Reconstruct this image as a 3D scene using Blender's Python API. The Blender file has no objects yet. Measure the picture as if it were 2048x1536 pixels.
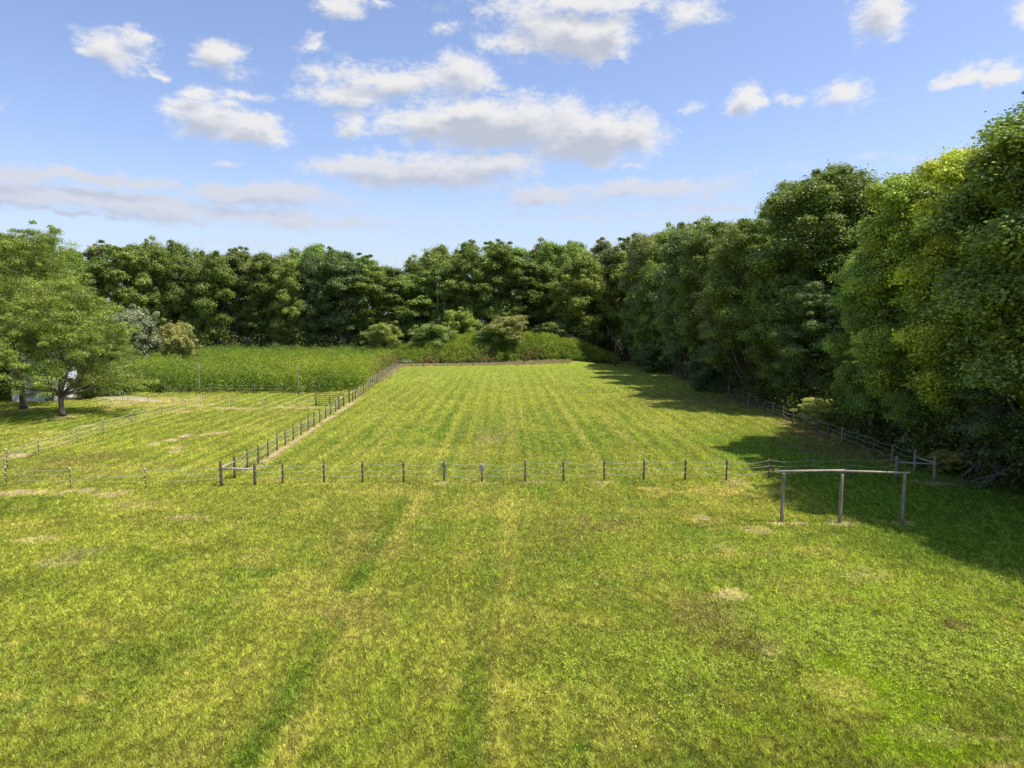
import bpy, math, random
import numpy as np
from mathutils import Vector, Matrix
random.seed(7)
R = math.radians
scene = bpy.context.scene
col = scene.collection

# ------------------------------------------------------------------ camera
CAM_H, F, HOR = 9.8, 1400.0, 640.0          # eye height (m), focal length and horizon row of the 2048 px frame
PITCH = math.atan((768 - HOR) / F)
cam_d = bpy.data.cameras.new('camera'); cam = bpy.data.objects.new('camera', cam_d); col.objects.link(cam)
cam.location = (0, 0, CAM_H); cam.rotation_euler = (math.pi / 2 - PITCH, 0, 0)
cam_d.sensor_width = 36; cam_d.lens = F / 2048 * 36; cam_d.clip_end = 12000; cam_d.clip_start = 0.1
scene.camera = cam

def ray(px, py):
    a, b = (px - 1024) / F, (768 - py) / F
    c, s = math.cos(PITCH), math.sin(PITCH)
    return Vector((a, c + b * s, -s + b * c))
def G(px, py, z=0.0):                          # where a sight line of the survey photo meets the ground
    r = ray(px, py); t = (z - CAM_H) / r.z
    return (r.x * t, r.y * t)
def hgt(py, Y):                                # height of a point at depth Y seen on row py
    r = ray(1024, py); return CAM_H + r.z / r.y * Y
def XA(px, Y):                                 # lateral position at depth Y
    r = ray(px, HOR); return r.x / r.y * Y

# ------------------------------------------------------------------ sun and sky
SUN_EL, SUN_AZ = 62.0, 101.0                    # azimuth clockwise from +Y
scene.view_settings.view_transform = 'Standard'; scene.view_settings.look = 'None'
scene.view_settings.gamma = 1; scene.view_settings.exposure = 0.36
sun_d = bpy.data.lights.new('sun', 'SUN'); sun_d.energy = 5.0; sun_d.angle = R(0.53); sun_d.color = (1, .95, .86)
sun = bpy.data.objects.new('sun', sun_d); col.objects.link(sun)
sv = Vector((math.sin(R(SUN_AZ)) * math.cos(R(SUN_EL)), math.cos(R(SUN_AZ)) * math.cos(R(SUN_EL)), math.sin(R(SUN_EL))))
sun.rotation_euler = sv.to_track_quat('Z', 'Y').to_euler(); sun.location = (60, -10, 90)

world = bpy.data.worlds.new('World'); scene.world = world; world.use_nodes = True
wt = world.node_tree; wt.nodes.clear()
class NT:                                       # tiny node helper
    def __init__(s, t): s.t = t
    def n(s, typ, **k):
        nd = s.t.nodes.new(typ)
        for a, v in k.items(): setattr(nd, a, v)
        return nd
    def put(s, sock, v):
        if isinstance(v, bpy.types.NodeSocket): s.t.links.new(v, sock)
        elif v is not None: sock.default_value = v
    def m(s, op, a, b=None, c=None, clamp=False):
        nd = s.n('ShaderNodeMath', operation=op, use_clamp=clamp)
        for i, v in enumerate((a, b, c)): s.put(nd.inputs[i], v)
        return nd.outputs[0]
    def v(s, op, a, b=None, c=None):
        nd = s.n('ShaderNodeVectorMath', operation=op)
        for i, x in enumerate((a, b, c)):
            if x is not None: s.put(nd.inputs[i], x)
        return nd.outputs['Value'] if op in ('LENGTH', 'DOT_PRODUCT') else nd.outputs[0]
    def mix(s, f, a, b, bt='MIX'):
        nd = s.n('ShaderNodeMix', data_type='RGBA', blend_type=bt)
        s.put(nd.inputs[0], f); s.put(nd.inputs[6], a); s.put(nd.inputs[7], b)
        return nd.outputs[2]
    def noise(s, vec, scale, detail=4, rough=.5, out='Fac', dim='3D'):
        nd = s.n('ShaderNodeTexNoise', noise_dimensions=dim)
        if vec is not None: s.put(nd.inputs['Vector'], vec)
        nd.inputs['Scale'].default_value = scale; nd.inputs['Detail'].default_value = detail; nd.inputs['Roughness'].default_value = rough
        return nd.outputs[out]
    def rng(s, x, a, b, c=0, d=1, smooth=True):
        nd = s.n('ShaderNodeMapRange', interpolation_type='SMOOTHSTEP' if smooth else 'LINEAR')
        for i, q in enumerate((x, a, b, c, d)): s.put(nd.inputs[i], q)
        return nd.outputs[0]

def srgb(r, g, b):
    f = lambda c: c / 12.92 if c <= .04045 else ((c + .055) / 1.055) ** 2.4
    return (f(r / 255), f(g / 255), f(b / 255), 1)

# clouds over the field: (col, row, half width, half height, weight) read off the survey photo as directions
CLOUDS = [(232,102,88,42,1.1),(185,106,48,20,.9),(290,80,40,20,.9),(442,108,66,42,1.1),(320,140,26,14,.9),(634,98,42,22,.9),
 (420,235,110,44,1.2),(505,262,95,28,1.2),(405,195,62,30,.8),(475,195,80,22,.65),(800,163,180,36,1.0),(690,190,120,34,.95),(930,145,84,46,1.0),(640,155,60,18,.6),
 (705,250,48,28,.85),(1000,250,260,62,1.35),(1180,275,170,60,1.4),(860,240,150,42,1.1),(1275,262,70,50,1.3),(940,222,120,32,1.2),
 (850,340,260,42,1.35),(715,336,130,34,1.1),(1000,335,110,34,1.2),(1150,78,130,48,1.3),(1070,45,110,70,.8),(1040,88,80,26,.9),(1215,65,55,42,1.2),
 (1170,5,280,34,.85),(1385,22,80,32,.9),(685,10,56,32,1.),(890,62,40,20,.6),(1765,25,82,56,1.),(1486,198,58,36,1.15),(1515,208,50,14,1.),(1575,196,40,18,.6),
 (1692,190,74,34,1.1),(1925,152,62,24,1.),(2005,148,72,26,1.05),(2046,30,40,40,.9),(1310,376,230,26,.95),(1090,393,140,20,.95),(1420,420,120,24,.6),
 (540,390,200,30,1.3),(200,396,400,28,1.2),(30,388,110,44,1.25),(10,348,110,22,1.1),(200,354,260,18,1.1),(440,428,540,26,.85),(130,425,220,11,.8),
 (1240,104,28,18,.6),(1270,330,30,10,.6),(450,486,260,14,.42),(470,316,36,9,.6),(760,10,34,14,.7),(1380,218,30,14,.5),(1200,430,420,10,.4),(1690,330,320,8,.28),(2120,330,300,30,.8),(-140,200,160,50,1.),(-200,400,260,40,1.)]
N = NT(wt)
tc = N.n('ShaderNodeTexCoord'); sep = N.n('ShaderNodeSeparateXYZ'); N.put(sep.inputs[0], tc.outputs['Generated'])
az = N.m('ARCTAN2', sep.outputs[0], sep.outputs[1]); el = N.m('ARCSINE', sep.outputs[2])
cmb = N.n('ShaderNodeCombineXYZ'); N.put(cmb.inputs[0], az); N.put(cmb.inputs[1], el)
P = cmb.outputs[0]
grp = bpy.data.node_groups.new('cloud_field', 'ShaderNodeTree')
grp.interface.new_socket('P', in_out='INPUT', socket_type='NodeSocketVector')
grp.interface.new_socket('D', in_out='OUTPUT', socket_type='NodeSocketFloat'); grp.interface.new_socket('S', in_out='OUTPUT', socket_type='NodeSocketFloat')
g = NT(grp); gi = g.n('NodeGroupInput'); go = g.n('NodeGroupOutput')
wz = g.v('MULTIPLY', gi.outputs[0], (1, 1.7, 1))
w1 = g.noise(wz, 11, 3, .55, 'Color'); w2 = g.noise(wz, 42, 4, .6, 'Color')
o1 = g.v('MULTIPLY', g.v('SUBTRACT', w1, (.5, .5, .5)), (.075, .04, 0))
o2 = g.v('MULTIPLY', g.v('SUBTRACT', w2, (.5, .5, .5)), (.022, .018, 0))
q = g.v('ADD', g.v('ADD', gi.outputs[0], o1), o2)
acc = None
for (px, py, rx, ry, w) in CLOUDS:
    d = ray(px, py).normalized(); a0 = math.atan2(d.x, d.y); e0 = math.asin(d.z)
    cosf = math.cos(a0) ** 2
    sx, sy = F / (rx * cosf), F / (ry * math.cos(a0))
    dd = g.v('LENGTH', g.v('MULTIPLY_ADD', q, (sx, sy, 0), (-a0 * sx, -e0 * sy, 0)))
    f = g.m('MULTIPLY_ADD', dd, -w, w)
    acc = f if acc is None else g.m('SMOOTH_MAX', acc, f, .12)
n1 = g.noise(wz, 30, 7, .62); n2 = g.noise(wz, 120, 4, .6)
fld = g.m('ADD', acc, g.m('MULTIPLY', g.m('SUBTRACT', n1, .5), 1.35))
fld = g.m('ADD', fld, g.m('MULTIPLY', g.m('SUBTRACT', n2, .5), .35))
g.put(go.inputs[0], fld); g.put(go.inputs[1], g.m('ADD', acc, g.m('MULTIPLY', g.m('SUBTRACT', n1, .5), .75)))
def field(p):
    nd = N.n('ShaderNodeGroup'); nd.node_tree = grp; N.put(nd.inputs[0], p); return nd.outputs
f0 = field(P)[0]; f1 = field(N.v('ADD', P, (.010, .017, 0)))[1]
dens = N.m('MULTIPLY', N.rng(f0, -.06, .78), .95)
lit = N.rng(f1, .25, 1.0, 0, 1)
sky = N.n('ShaderNodeTexSky', sky_type='NISHITA', sun_disc=False, sun_elevation=R(SUN_EL), sun_rotation=R(SUN_AZ), altitude=200, air_density=1.0, dust_density=1.2, ozone_density=2.2)
bw = N.n('ShaderNodeHueSaturation'); bw.inputs['Saturation'].default_value = .95; bw.inputs['Value'].default_value = 1.0
N.put(bw.inputs['Color'], sky.outputs[0])
skyc = N.mix(1.0, bw.outputs[0], (1.0, .97, 1.07, 1), 'MULTIPLY')
skyc = N.mix(N.rng(el, .24, .0, 0, .6), skyc, (3.15, 3.65, 4.2, 1))
cwhite = (4.6, 4.55, 4.5, 1); cgrey = (2.75, 2.95, 3.4, 1)
cc = N.mix(N.rng(el, .27, .15, 0, .65), N.mix(lit, cwhite, cgrey), (2.95, 3.2, 4.0, 1))
fade = N.rng(el, .02, .16, .6, 1.0)
full = N.mix(N.m('MULTIPLY', dens, fade), skyc, cc)
bg = N.n('ShaderNodeBackground'); bg.inputs['Strength'].default_value = .15; N.put(bg.inputs[0], full)
wo = N.n('ShaderNodeOutputWorld'); wt.links.new(bg.outputs[0], wo.inputs[0])
world.cycles.sampling_method = 'MANUAL'; world.cycles.sample_map_resolution = 512
scene.cycles.max_bounces = 6; scene.cycles.diffuse_bounces = 3; scene.cycles.transmission_bounces = 4

# ------------------------------------------------------------------ helpers
def tag(o, label=None, cat=None, group=None, kind=None):
    for k, v in (('label', label), ('category', cat), ('group', group), ('kind', kind)):
        if v: o[k] = v
    return o
def empty(name, loc, rz=0, label=None, cat=None, group=None):
    o = bpy.data.objects.new(name, None); o.empty_display_size = .3; col.objects.link(o)
    o.location = loc; o.rotation_euler = (0, 0, rz); return tag(o, label, cat, group)
def link(name, me, mat=None, parent=None, loc=(0, 0, 0)):
    o = bpy.data.objects.new(name, me); col.objects.link(o)
    if mat and not me.materials: me.materials.append(mat)
    o.parent = parent; o.location = loc; return o
def np_mesh(name, V, k, faces=None, attrs=None, smooth=False):
    """V (n,3) float32; faces (m,k) int or None for consecutive k-gons"""
    me = bpy.data.meshes.new(name); V = np.ascontiguousarray(V, dtype=np.float32)
    if faces is None: faces = np.arange(len(V), dtype=np.int32).reshape(-1, k)
    m = len(faces)
    me.vertices.add(len(V)); me.vertices.foreach_set('co', V.ravel())
    me.loops.add(m * k); me.loops.foreach_set('vertex_index', np.ascontiguousarray(faces, dtype=np.int32).ravel())
    me.polygons.add(m); me.polygons.foreach_set('loop_start', np.arange(0, m * k, k, dtype=np.int32))
    me.polygons.foreach_set('loop_total', np.full(m, k, dtype=np.int32))
    if smooth: me.polygons.foreach_set('use_smooth', np.ones(m, dtype=bool))
    me.update(calc_edges=True)
    for an, dom, typ, arr in (attrs or []):
        a = me.attributes.new(an, typ, dom)
        a.data.foreach_set('color' if 'COLOR' in typ else 'value', np.ascontiguousarray(arr, dtype=np.float32).ravel())
    return me
class MB:                                       # tubes and boxes gathered into one mesh
    def __init__(s): s.v = []; s.f = []
    def tube(s, pts, rad, n=8, cap=True):
        pts = [Vector(p) for p in pts]; rad = rad if isinstance(rad, (list, tuple)) else [rad] * len(pts)
        base = len(s.v)
        for i, p in enumerate(pts):
            t = (pts[min(i + 1, len(pts) - 1)] - pts[max(i - 1, 0)]).normalized()
            u = t.cross(Vector((0, 0, 1))) if abs(t.z) < .95 else t.cross(Vector((1, 0, 0)))
            u.normalize(); w = t.cross(u)
            for j in range(n):
                a = 2 * math.pi * j / n
                s.v.append(p + (u * math.cos(a) + w * math.sin(a)) * rad[i])
        for i in range(len(pts) - 1):
            for j in range(n):
                a, b = base + i * n + j, base + i * n + (j + 1) % n
                s.f.append((a, b, b + n, a + n))
        if cap:
            s.f.append(tuple(base + j for j in range(n))[::-1]); e = base + (len(pts) - 1) * n
            s.f.append(tuple(e + j for j in range(n)))
        return s
    def box(s, c, d, rz=0):
        b = len(s.v); M = Matrix.Rotation(rz, 3, 'Z')
        for x in (-1, 1):
            for y in (-1, 1):
                for z in (-1, 1):
                    s.v.append(Vector(c) + M @ Vector((x * d[0] / 2, y * d[1] / 2, z * d[2] / 2)))
        for f in ((0, 1, 3, 2), (4, 6, 7, 5), (0, 4, 5, 1), (2, 3, 7, 6), (0, 2, 6, 4), (1, 5, 7, 3)): s.f.append(tuple(b + i for i in f))
        return s
    def build(s, name, mat, parent=None, smooth=True, loc=(0, 0, 0)):
        me = bpy.data.meshes.new(name); me.from_pydata([tuple(v) for v in s.v], [], s.f)
        if smooth: me.polygons.foreach_set('use_smooth', [len(f) == 4 for f in s.f])
        return link(name, me, mat, parent, loc)

# value noise in numpy ------------------------------------------------
def _h(ix, iy, seed):
    h = (ix.astype(np.int64) * 374761393 + iy.astype(np.int64) * 668265263 + seed * 1442695041) & 0xFFFFFFFF
    h = ((h ^ (h >> 13)) * 1274126177) & 0xFFFFFFFF
    return ((h ^ (h >> 16)) & 0xFFFF) / 65535.0
def vn(x, y, seed=0):
    ix, iy = np.floor(x), np.floor(y); fx, fy = x - ix, y - iy
    fx = fx * fx * (3 - 2 * fx); fy = fy * fy * (3 - 2 * fy)
    a, b = _h(ix, iy, seed), _h(ix + 1, iy, seed); c, d = _h(ix, iy + 1, seed), _h(ix + 1, iy + 1, seed)
    return (a + (b - a) * fx) * (1 - fy) + (c + (d - c) * fx) * fy
def fbm(x, y, seed=0, oct=4, rough=.5):
    s, a, t = 0, 1, 0
    for i in range(oct):
        s = s + a * vn(x * 2 ** i + 17.3 * i, y * 2 ** i - 9.1 * i, seed + i); t += a; a *= rough
    return s / t
def ss(x, a, b):
    t = np.clip((x - a) / (b - a), 0, 1); return t * t * (3 - 2 * t)

# ------------------------------------------------------------------ materials
def base_mat(name, rough=.8, spec=.3):
    m = bpy.data.materials.new(name); m.use_nodes = True; t = NT(m.node_tree); b = m.node_tree.nodes['Principled BSDF']
    b.inputs['Roughness'].default_value = rough; b.inputs['Specular IOR Level'].default_value = spec
    return m, t, b
def leaf_mat(name, sat=1.0, trans=.32, rough=.5, spec=.25, use_obj=True):
    m, t, b = base_mat(name, rough, spec)
    at = t.n('ShaderNodeAttribute', attribute_name='var')
    at2 = t.n('ShaderNodeAttribute', attribute_name='tip')
    if use_obj:
        oi = t.n('ShaderNodeObjectInfo'); c0 = oi.outputs['Color']
    else:
        c0 = t.n('ShaderNodeAttribute', attribute_name='tint').outputs['Color']
    k = t.rng(at.outputs['Fac'], 0, 1, .42, 1.6, False)
    kc = t.n('ShaderNodeCombineXYZ')
    t.put(kc.inputs[0], t.m('MULTIPLY', k, t.rng(at2.outputs['Fac'], 0, 1, .92, 1.35, False))); t.put(kc.inputs[1], t.m('MULTIPLY', k, t.rng(at2.outputs['Fac'], 0, 1, .97, 1.12, False))); t.put(kc.inputs[2], k)
    c = t.mix(1, c0, kc.outputs[0], 'MULTIPLY')
    t.put(b.inputs['Base Color'], c)
    tr = t.n('ShaderNodeBsdfTranslucent'); t.put(tr.inputs[0], t.mix(1, c, (1.25, 1.25, .55, 1), 'MULTIPLY'))
    mx = t.n('ShaderNodeMixShader'); mx.inputs[0].default_value = trans
    m.node_tree.links.new(b.outputs[0], mx.inputs[1]); m.node_tree.links.new(tr.outputs[0], mx.inputs[2])
    m.node_tree.links.new(mx.outputs[0], m.node_tree.nodes['Material Output'].inputs[0])
    return m
M = {}; LEAF_GAIN = 1.55
M['leaf'] = leaf_mat('tree_leaves', trans=.25); M['weed'] = leaf_mat('weed_leaves', use_obj=False, trans=.4, spec=.12)
M['grass'] = leaf_mat('grass_blades', use_obj=False, trans=.25, rough=.7, spec=.04)
def wood(name, c1, c2, scale=1):
    m, t, b = base_mat(name, .85, .2)
    tcn = t.n('ShaderNodeTexCoord'); v = t.v('MULTIPLY', tcn.outputs['Object'], (14 * scale, 14 * scale, 1.6 * scale))
    n = t.noise(v, 1.5, 5, .65)
    c = t.mix(t.rng(n, .3, .7), c1, c2)
    n2 = t.noise(tcn.outputs['Object'], 1.7, 3)
    c = t.mix(t.rng(n2, .35, .75, 0, .5), c, tuple(x * .55 for x in c1[:3]) + (1,))
    t.put(b.inputs['Base Color'], c)
    bp = t.n('ShaderNodeBump'); bp.inputs['Strength'].default_value = .6; bp.inputs['Distance'].default_value = .02
    t.put(bp.inputs['Height'], n); t.put(b.inputs['Normal'], bp.outputs[0]); return m
M['post'] = wood('weathered_post', (.085, .065, .045, 1), (.20, .155, .11, 1))
M['post_pale'] = wood('pale_post', (.20, .165, .12, 1), (.36, .31, .24, 1))
M['rail'] = wood('pale_rail', (.30, .28, .23, 1), (.48, .45, .39, 1))
M['barn_beam'] = wood('log_beam', (.34, .28, .21, 1), (.55, .49, .42, 1))
M['bark'] = wood('bark', (.07, .055, .04, 1), (.19, .155, .12, 1), .5)
M['bark_pale'] = wood('dead_wood', (.26, .235, .20, 1), (.46, .43, .38, 1), .5); M['bark_grey'] = wood('dead_limb', (.14, .125, .11, 1), (.30, .28, .25, 1), .5)
def flat(name, c, rough=.6, spec=.3, metal=0):
    m, t, b = base_mat(name, rough, spec); b.inputs['Metallic'].default_value = metal
    n = t.noise(t.n('ShaderNodeTexCoord').outputs['Object'], 9, 4)
    t.put(b.inputs['Base Color'], t.mix(t.rng(n, .3, .75), c, tuple(x * .72 for x in c[:3]) + (1,))); return m
M['rope'] = flat('polyrope', (.52, .50, .42, 1), .8); M['wire'] = flat('fence_wire', (.30, .29, .26, 1), .5, metal=.3)
M['tpost'] = flat('green_steel', (.045, .075, .05, 1), .5); M['white'] = flat('white_plastic', (.8, .8, .78, 1), .5)
M['gate'] = flat('galvanised_green', (.09, .13, .13, 1), .4, .5, .4); M['red'] = flat('red_paint', (.35, .05, .04, 1), .6)
M['siding'] = flat('white_siding', (.74, .76, .80, 1), .6); M['shingle'] = flat('roof_shingle', (.10, .10, .11, 1), .9); M['glass'] = flat('dark_glass', (.03, .04, .05, 1), .1, .6)

# ------------------------------------------------------------------ ground: heights and turf colours
FL = [(494.6,936),(516.6,927),(536,913),(554.5,900),(570.7,891),(586.7,880.5),(602.3,870.5),(616.5,860.5),(628,852.7),(639.4,844.9),(651,837),(661,830.7),(671,823.9),(677.7,818),(687.5,812)]
FLW = [G(*p) for p in FL]
FL2 = [G(699,805.8), G(705.8,802), G(711,799)]
FLfar = G(796.6,734.5)
def left_x(y):                                  # the dividing fence as a line
    return np.interp(y, [40, FLW[0][1], FLW[-1][1], FLfar[1], 260], [-17.2, FLW[0][0], FLW[-1][0], FLfar[0], FLfar[0] - 4])
RW = [G(*p) for p in [(1867,963),(1828,944),(1784,926),(1747,911),(1713,898),(1684,887),(1657,877),(1633,866.5),(1608,856.5),(1586,847),(1566,838.5),(1546,830),(1528,822.5),(1512,815),(1497,809),(1483,803),(1469,797),(1456,791.5),(1444,786.5),(1433,782),(1421,777.5),(1410,773)]]
RFAR = G(1262,727.5)
def right_x(y):
    return np.interp(y, [20, RW[0][1], RW[-1][1], 130, RFAR[1]], [25.4, RW[0][0], RW[-1][0], 28.8, RFAR[0]])
def hz(x, y):
    x, y = np.asarray(x, float), np.asarray(y, float)
    m = 3.3 * ss(y, 151, 161) * (1 - .5 * ss(y, 176, 200)) * ss(x, -34, -8) * (1 - ss(x, 6, 24))
    return m
SPOTS = [  # px, py, rx, ry, type, strength  (types: d bare tan soil, b brown dead, g dark lush, m bright moss, s straw, c clover)
 (1462,1190,26,10,'d',1.),(1352,1205,24,13,'s',.7),(1385,1190,70,22,'s',.3),(1440,1235,75,28,'b',.8),(1530,1285,45,32,'b',.75),(1400,1215,40,20,'b',.6),(1540,1305,22,10,'d',.7),(1720,1150,46,14,'d',.65),(1640,1165,30,10,'s',.5),
 (1520,1060,26,6,'d',.6),(1220,1045,44,12,'b',.6),(1140,1050,70,20,'b',.25),(1410,1037,20,5,'d',.75),(1720,1180,60,18,'m',.7),(1890,1185,30,14,'m',.4),
 (1740,1385,95,52,'m',1.),(1700,1420,60,30,'s',.35),(1860,1500,100,50,'m',.9),(1880,1470,60,16,'d',.22),(2000,1535,50,6,'d',1.),(1660,1370,40,20,'s',.5),(2010,1480,14,6,'d',.8),(1500,1450,50,18,'m',.5),
 (1650,1145,400,60,'c',.4),(1780,1290,240,95,'c',.9),(1350,1100,300,60,'c',.35),(1600,1250,180,70,'c',.7),(1980,1280,140,100,'c',.9),(1250,1330,190,110,'c',.45),(1400,1330,160,40,'c',.7),
 (1210,1180,60,10,'s',.4),(1510,1110,90,9,'s',.5),(1460,1098,30,6,'d',.4),(1640,1100,60,8,'s',.4),(1490,1290,40,30,'b',.4),(1920,1255,26,8,'b',.6),(1840,1330,30,10,'b',.3),
 (80,1078,36,6,'d',.5),(170,1105,34,8,'d',.4),(120,1125,50,7,'d',.5),(40,1050,60,7,'s',.7),(230,1010,40,5,'d',.4),(350,1035,40,5,'d',.45),(300,1018,60,5,'s',.6),(380,1082,50,5,'s',.5),
 (40,986,44,5,'d',.9),(85,984,40,5,'d',.9),(115,988,16,4,'d',1),(160,981,26,4,'d',.8),(220,991,30,4,'d',.7),(245,986,14,3,'d',.6),(35,1002,90,12,'g',.6),(60,1020,110,10,'g',.4),
 (340,880,9,2.5,'d',1),(300,889,8,2.6,'d',1),(354,904,9,3,'d',1),(353,895,10,1.6,'d',.8),(367,872,12,1.8,'d',.9),(440,865,9,1.8,'d',.9),(412,869,8,1.2,'d',.6),(168,852,8,1.5,'d',.8),(32,911,12,3,'d',.8),(110,890,50,5,'s',.7),(80,930,60,8,'b',.4),(180,913,60,6,'b',.5),
 (250,935,70,8,'s',.4),(60,880,80,8,'s',.5),(50,865,70,4,'s',.6),(330,804,70,8,'s',.8),(265,804,60,7,'d',.5),
 (560,1130,80,12,'g',.35),(250,1110,90,18,'g',.4),(300,1310,90,16,'g',.5),(1175,1498,22,7,'g',1),(640,1510,60,20,'g',.5),(700,1230,60,18,'b',.4),(560,1200,120,25,'s',.35),(740,1085,60,30,'b',.25),
 (980,866,50,14,'b',.3),(985,880,26,8,'d',.2),(870,905,100,8,'s',.3),(740,985,90,6,'s',.5),(1000,1010,90,20,'s',.35),(700,968,100,4,'s',.5),(1430,980,90,9,'s',.8),(1350,985,50,8,'s',.6),(1470,970,30,4,'d',.7),(1455,960,20,3,'d',.5),
 (1600,880,60,10,'b',.2),(1400,800,90,14,'b',.5),(1680,900,90,14,'b',.8),(1620,866,60,8,'b',.8),(1480,803,60,7,'b',.8),
 (1560,1047,26,4,'d',.85),(1679,1047,22,4,'d',.8),(1804,1048,20,4,'d',.8),(1866,966,24,4,'d',.6),(47,820,24,4,'d',.7),(125,834,20,4,'d',.8),(575,815,60,2.0,'d',.7),(470,817,60,2,'d',.8),(403,811,20,2.5,'d',.9),(371,822,14,2,'d',.8),
 (964,966,26,4,'d',.55),(888,965,12,3,'d',.4),(1062,964,22,3,'d',.4),(1208,966,26,3,'d',.4),(60,1180,110,30,'g',.3),(1880,1080,200,40,'g',.3),(420,1420,200,60,'s',.12),(880,1250,140,40,'s',.25)]
SW = []
for (px, py, rx, ry, ty, st) in SPOTS:
    x0, y0 = G(px, py); rx, ry = (rx * 1.35, ry * 1.35) if rx < 16 else (rx, ry); SW.append((x0, y0, rx * y0 / F, ry * y0 * y0 / (F * CAM_H), ty, st * (.85 if ty in 'ds' else 1)))
COLS = {'lush': (.12, .185, .024), 'yel': (.315, .325, .047), 'olive': (.225, .24, .037), 'straw': (.44, .36, .10), 'dirt': (.46, .34, .19), 'brown': (.19, .145, .055), 'moss': (.20, .265, .012), 'clover': (.33, .40, .055), 'dark': (.09, .145, .014)}
COLS = {k: np.array(v) for k, v in COLS.items()}
def mixc(c, col_, f): return c + (col_[None, :] - c) * np.clip(f, 0, 1)[:, None]
def turf(x, y):
    """turf colour at world positions: grass species, wear, mowing stripes, painted tree and blade shade; also bareness and clover cover"""
    n8 = fbm(x / 7, y / 9, 1, 4); n2 = fbm(x / 1.6, y / 2.0, 11, 4, .6); n3 = fbm(x / .5, y / .6, 21, 3, .6); n20 = fbm(x / 24, y / 30, 31, 3)
    c = np.tile(COLS['olive'], (len(x), 1))
    field = ss(x, left_x(y) - .3, left_x(y) + .5) * ss(y, 42, 44)
    left = (1 - ss(x, left_x(y) - .5, left_x(y) + .3)) * ss(y, 42, 46)
    c = mixc(c, COLS['yel'], ss(n8 * .6 + n2 * .4, .42, .66) * .65)
    c = mixc(c, COLS['lush'], ss(n2 * .55 + n20 * .45, .50, .66) * .75)
    c = mixc(c, COLS['straw'], ss(n3 * .5 + n2 * .5, .58, .78) * .55)
    n5 = fbm(x / 3.3, y / 4.2, 131, 4, .55); nv = ss(n5, .52, .70) * (.35 + .65 * (1 - field))
    c = mixc(c, np.array([.16, .165, .028]), nv * .55)
    c = mixc(c, COLS['straw'] * .95, ss(fbm(x / 2.6, y / 2.2, 151, 5, .62), .57, .72) * .36 * (1 - .6 * field))
    # mowing stripes run away from the camera
    xw = x + .35 * (fbm(x * 0 + 3, y / 11, 41, 2) - .5) + .012 * y
    st = .5 + .5 * np.sin(xw * 2 * np.pi / 1.62 + 2 * vn(xw / 5, y / 50, 52)) * (.35 + .65 * vn(xw / 3.3, y / 45, 51)); st2 = vn(xw * 1.9, y / 60, 61); st3 = vn(xw * 3.1, y / 35, 62)
    amp = field * .7 + left * .95 + .18
    c = mixc(c, COLS['yel'] * 1.08, amp * .5 * ss(st, .5, .95) * ss(n2, .0, .5))
    c = mixc(c, COLS['lush'], amp * .5 * ss(1 - st, .5, .95) * ss(n3, -.4, .5))
    c = mixc(c, COLS['straw'], amp * .42 * ss(st2, .68, .92) * ss(n3 + n2, .6, 1.2))
    c = mixc(c, COLS['straw'], amp * .5 * ss(st3, .7, .95) * ss(n3, .3, .7))
    far = ss(y, 80, 130) * field
    c = mixc(c, COLS['yel'] * np.array([.85, 1.05, 1.]), far * .45); c = c * (1 - .13 * ss(y, 90, 150))[:, None]  # last factor darkens far turf, standing in for self-shadow of the thinned blades
    # old wheel tracks in the near lawn
    for (tx, wd, s_, y0, y1) in ((-5.9, .44, .95, 12, 42), (-1.05, .42, .5, 12, 52), (-3.4, .5, .25, 13, 60), (1.6, .45, .22, 13, 60), (-10.2, .6, .35, 13, 30), (-6.3, .35, .7, 60, 95)):
        e = np.exp(-((x - tx - .25 * (vn(x * 0, y / 3.5, 71) - .5)) / wd) ** 2) * ss(y, y0, y0 + 3) * (1 - ss(y, y1 - 6, y1)) * ss(n2 * .7 + n3 * .6 + vn(x * 0, y / 2.2, 77) * .7, .55, 1.15)
        c = mixc(c, COLS['dark'] * 1.15, e * s_)
    for (tx, wd, s_) in ((-5.1, .35, .5), (-.2, .5, .4), (-7.4, .7, .3)):
        e = np.exp(-((x - tx) / wd) ** 2) * (1 - ss(y, 36, 44)) * ss(n3 + n2, .7, 1.2)
        c = mixc(c, COLS['straw'], e * s_)
    c = mixc(c, np.array([.10, .20, .016]), ss(x + (n2 - .5) * 4, 13, 19) * (1 - ss(y, 52, 66)) * ss(y, 22, 30) * .75)  # deep green shadow tone under the right wood, painted into the turf colour
    bare = np.zeros(len(x)); clov = np.zeros(len(x)); moss = np.zeros(len(x))
    # trodden soil along the fences
    e = np.exp(-((x - left_x(y) - .45) / .38) ** 2) * ss(y, 43.5, 46) * (1 - ss(y, 80, 96)) * ss(n3 + n2, .62, 1.0); c = mixc(c, COLS['dirt'], e * .95); bare = np.maximum(bare, e)
    e = np.exp(-((x - left_x(y) + .3) / .8) ** 2) * ss(y, 108, 116) * (1 - ss(y, 150, 152)); c = mixc(c, COLS['straw'], e)
    e = np.exp(-((x - right_x(y) + .2) / 1.3) ** 2) * ss(y, 42, 50) * ss(n2 + n3, .7, 1.2); c = mixc(c, COLS['brown'], e * .8); c = mixc(c, COLS['dirt'] * .8, e * ss(n3, .5, .8) * .6)
    yf = 149 + (x + 24) / 50 * 7
    e = np.exp(-((y - yf + .4) / 1.6) ** 2) * ss(x, -26, -22) * (1 - ss(x, 5, 12)) * ss(n2 + n3, .6, 1.1); c = mixc(c, COLS['straw'], e)
    c = mixc(c, COLS['moss'] * 1.1, np.exp(-((y - yf + 6) / 3.5) ** 2) * field * .6)
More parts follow.
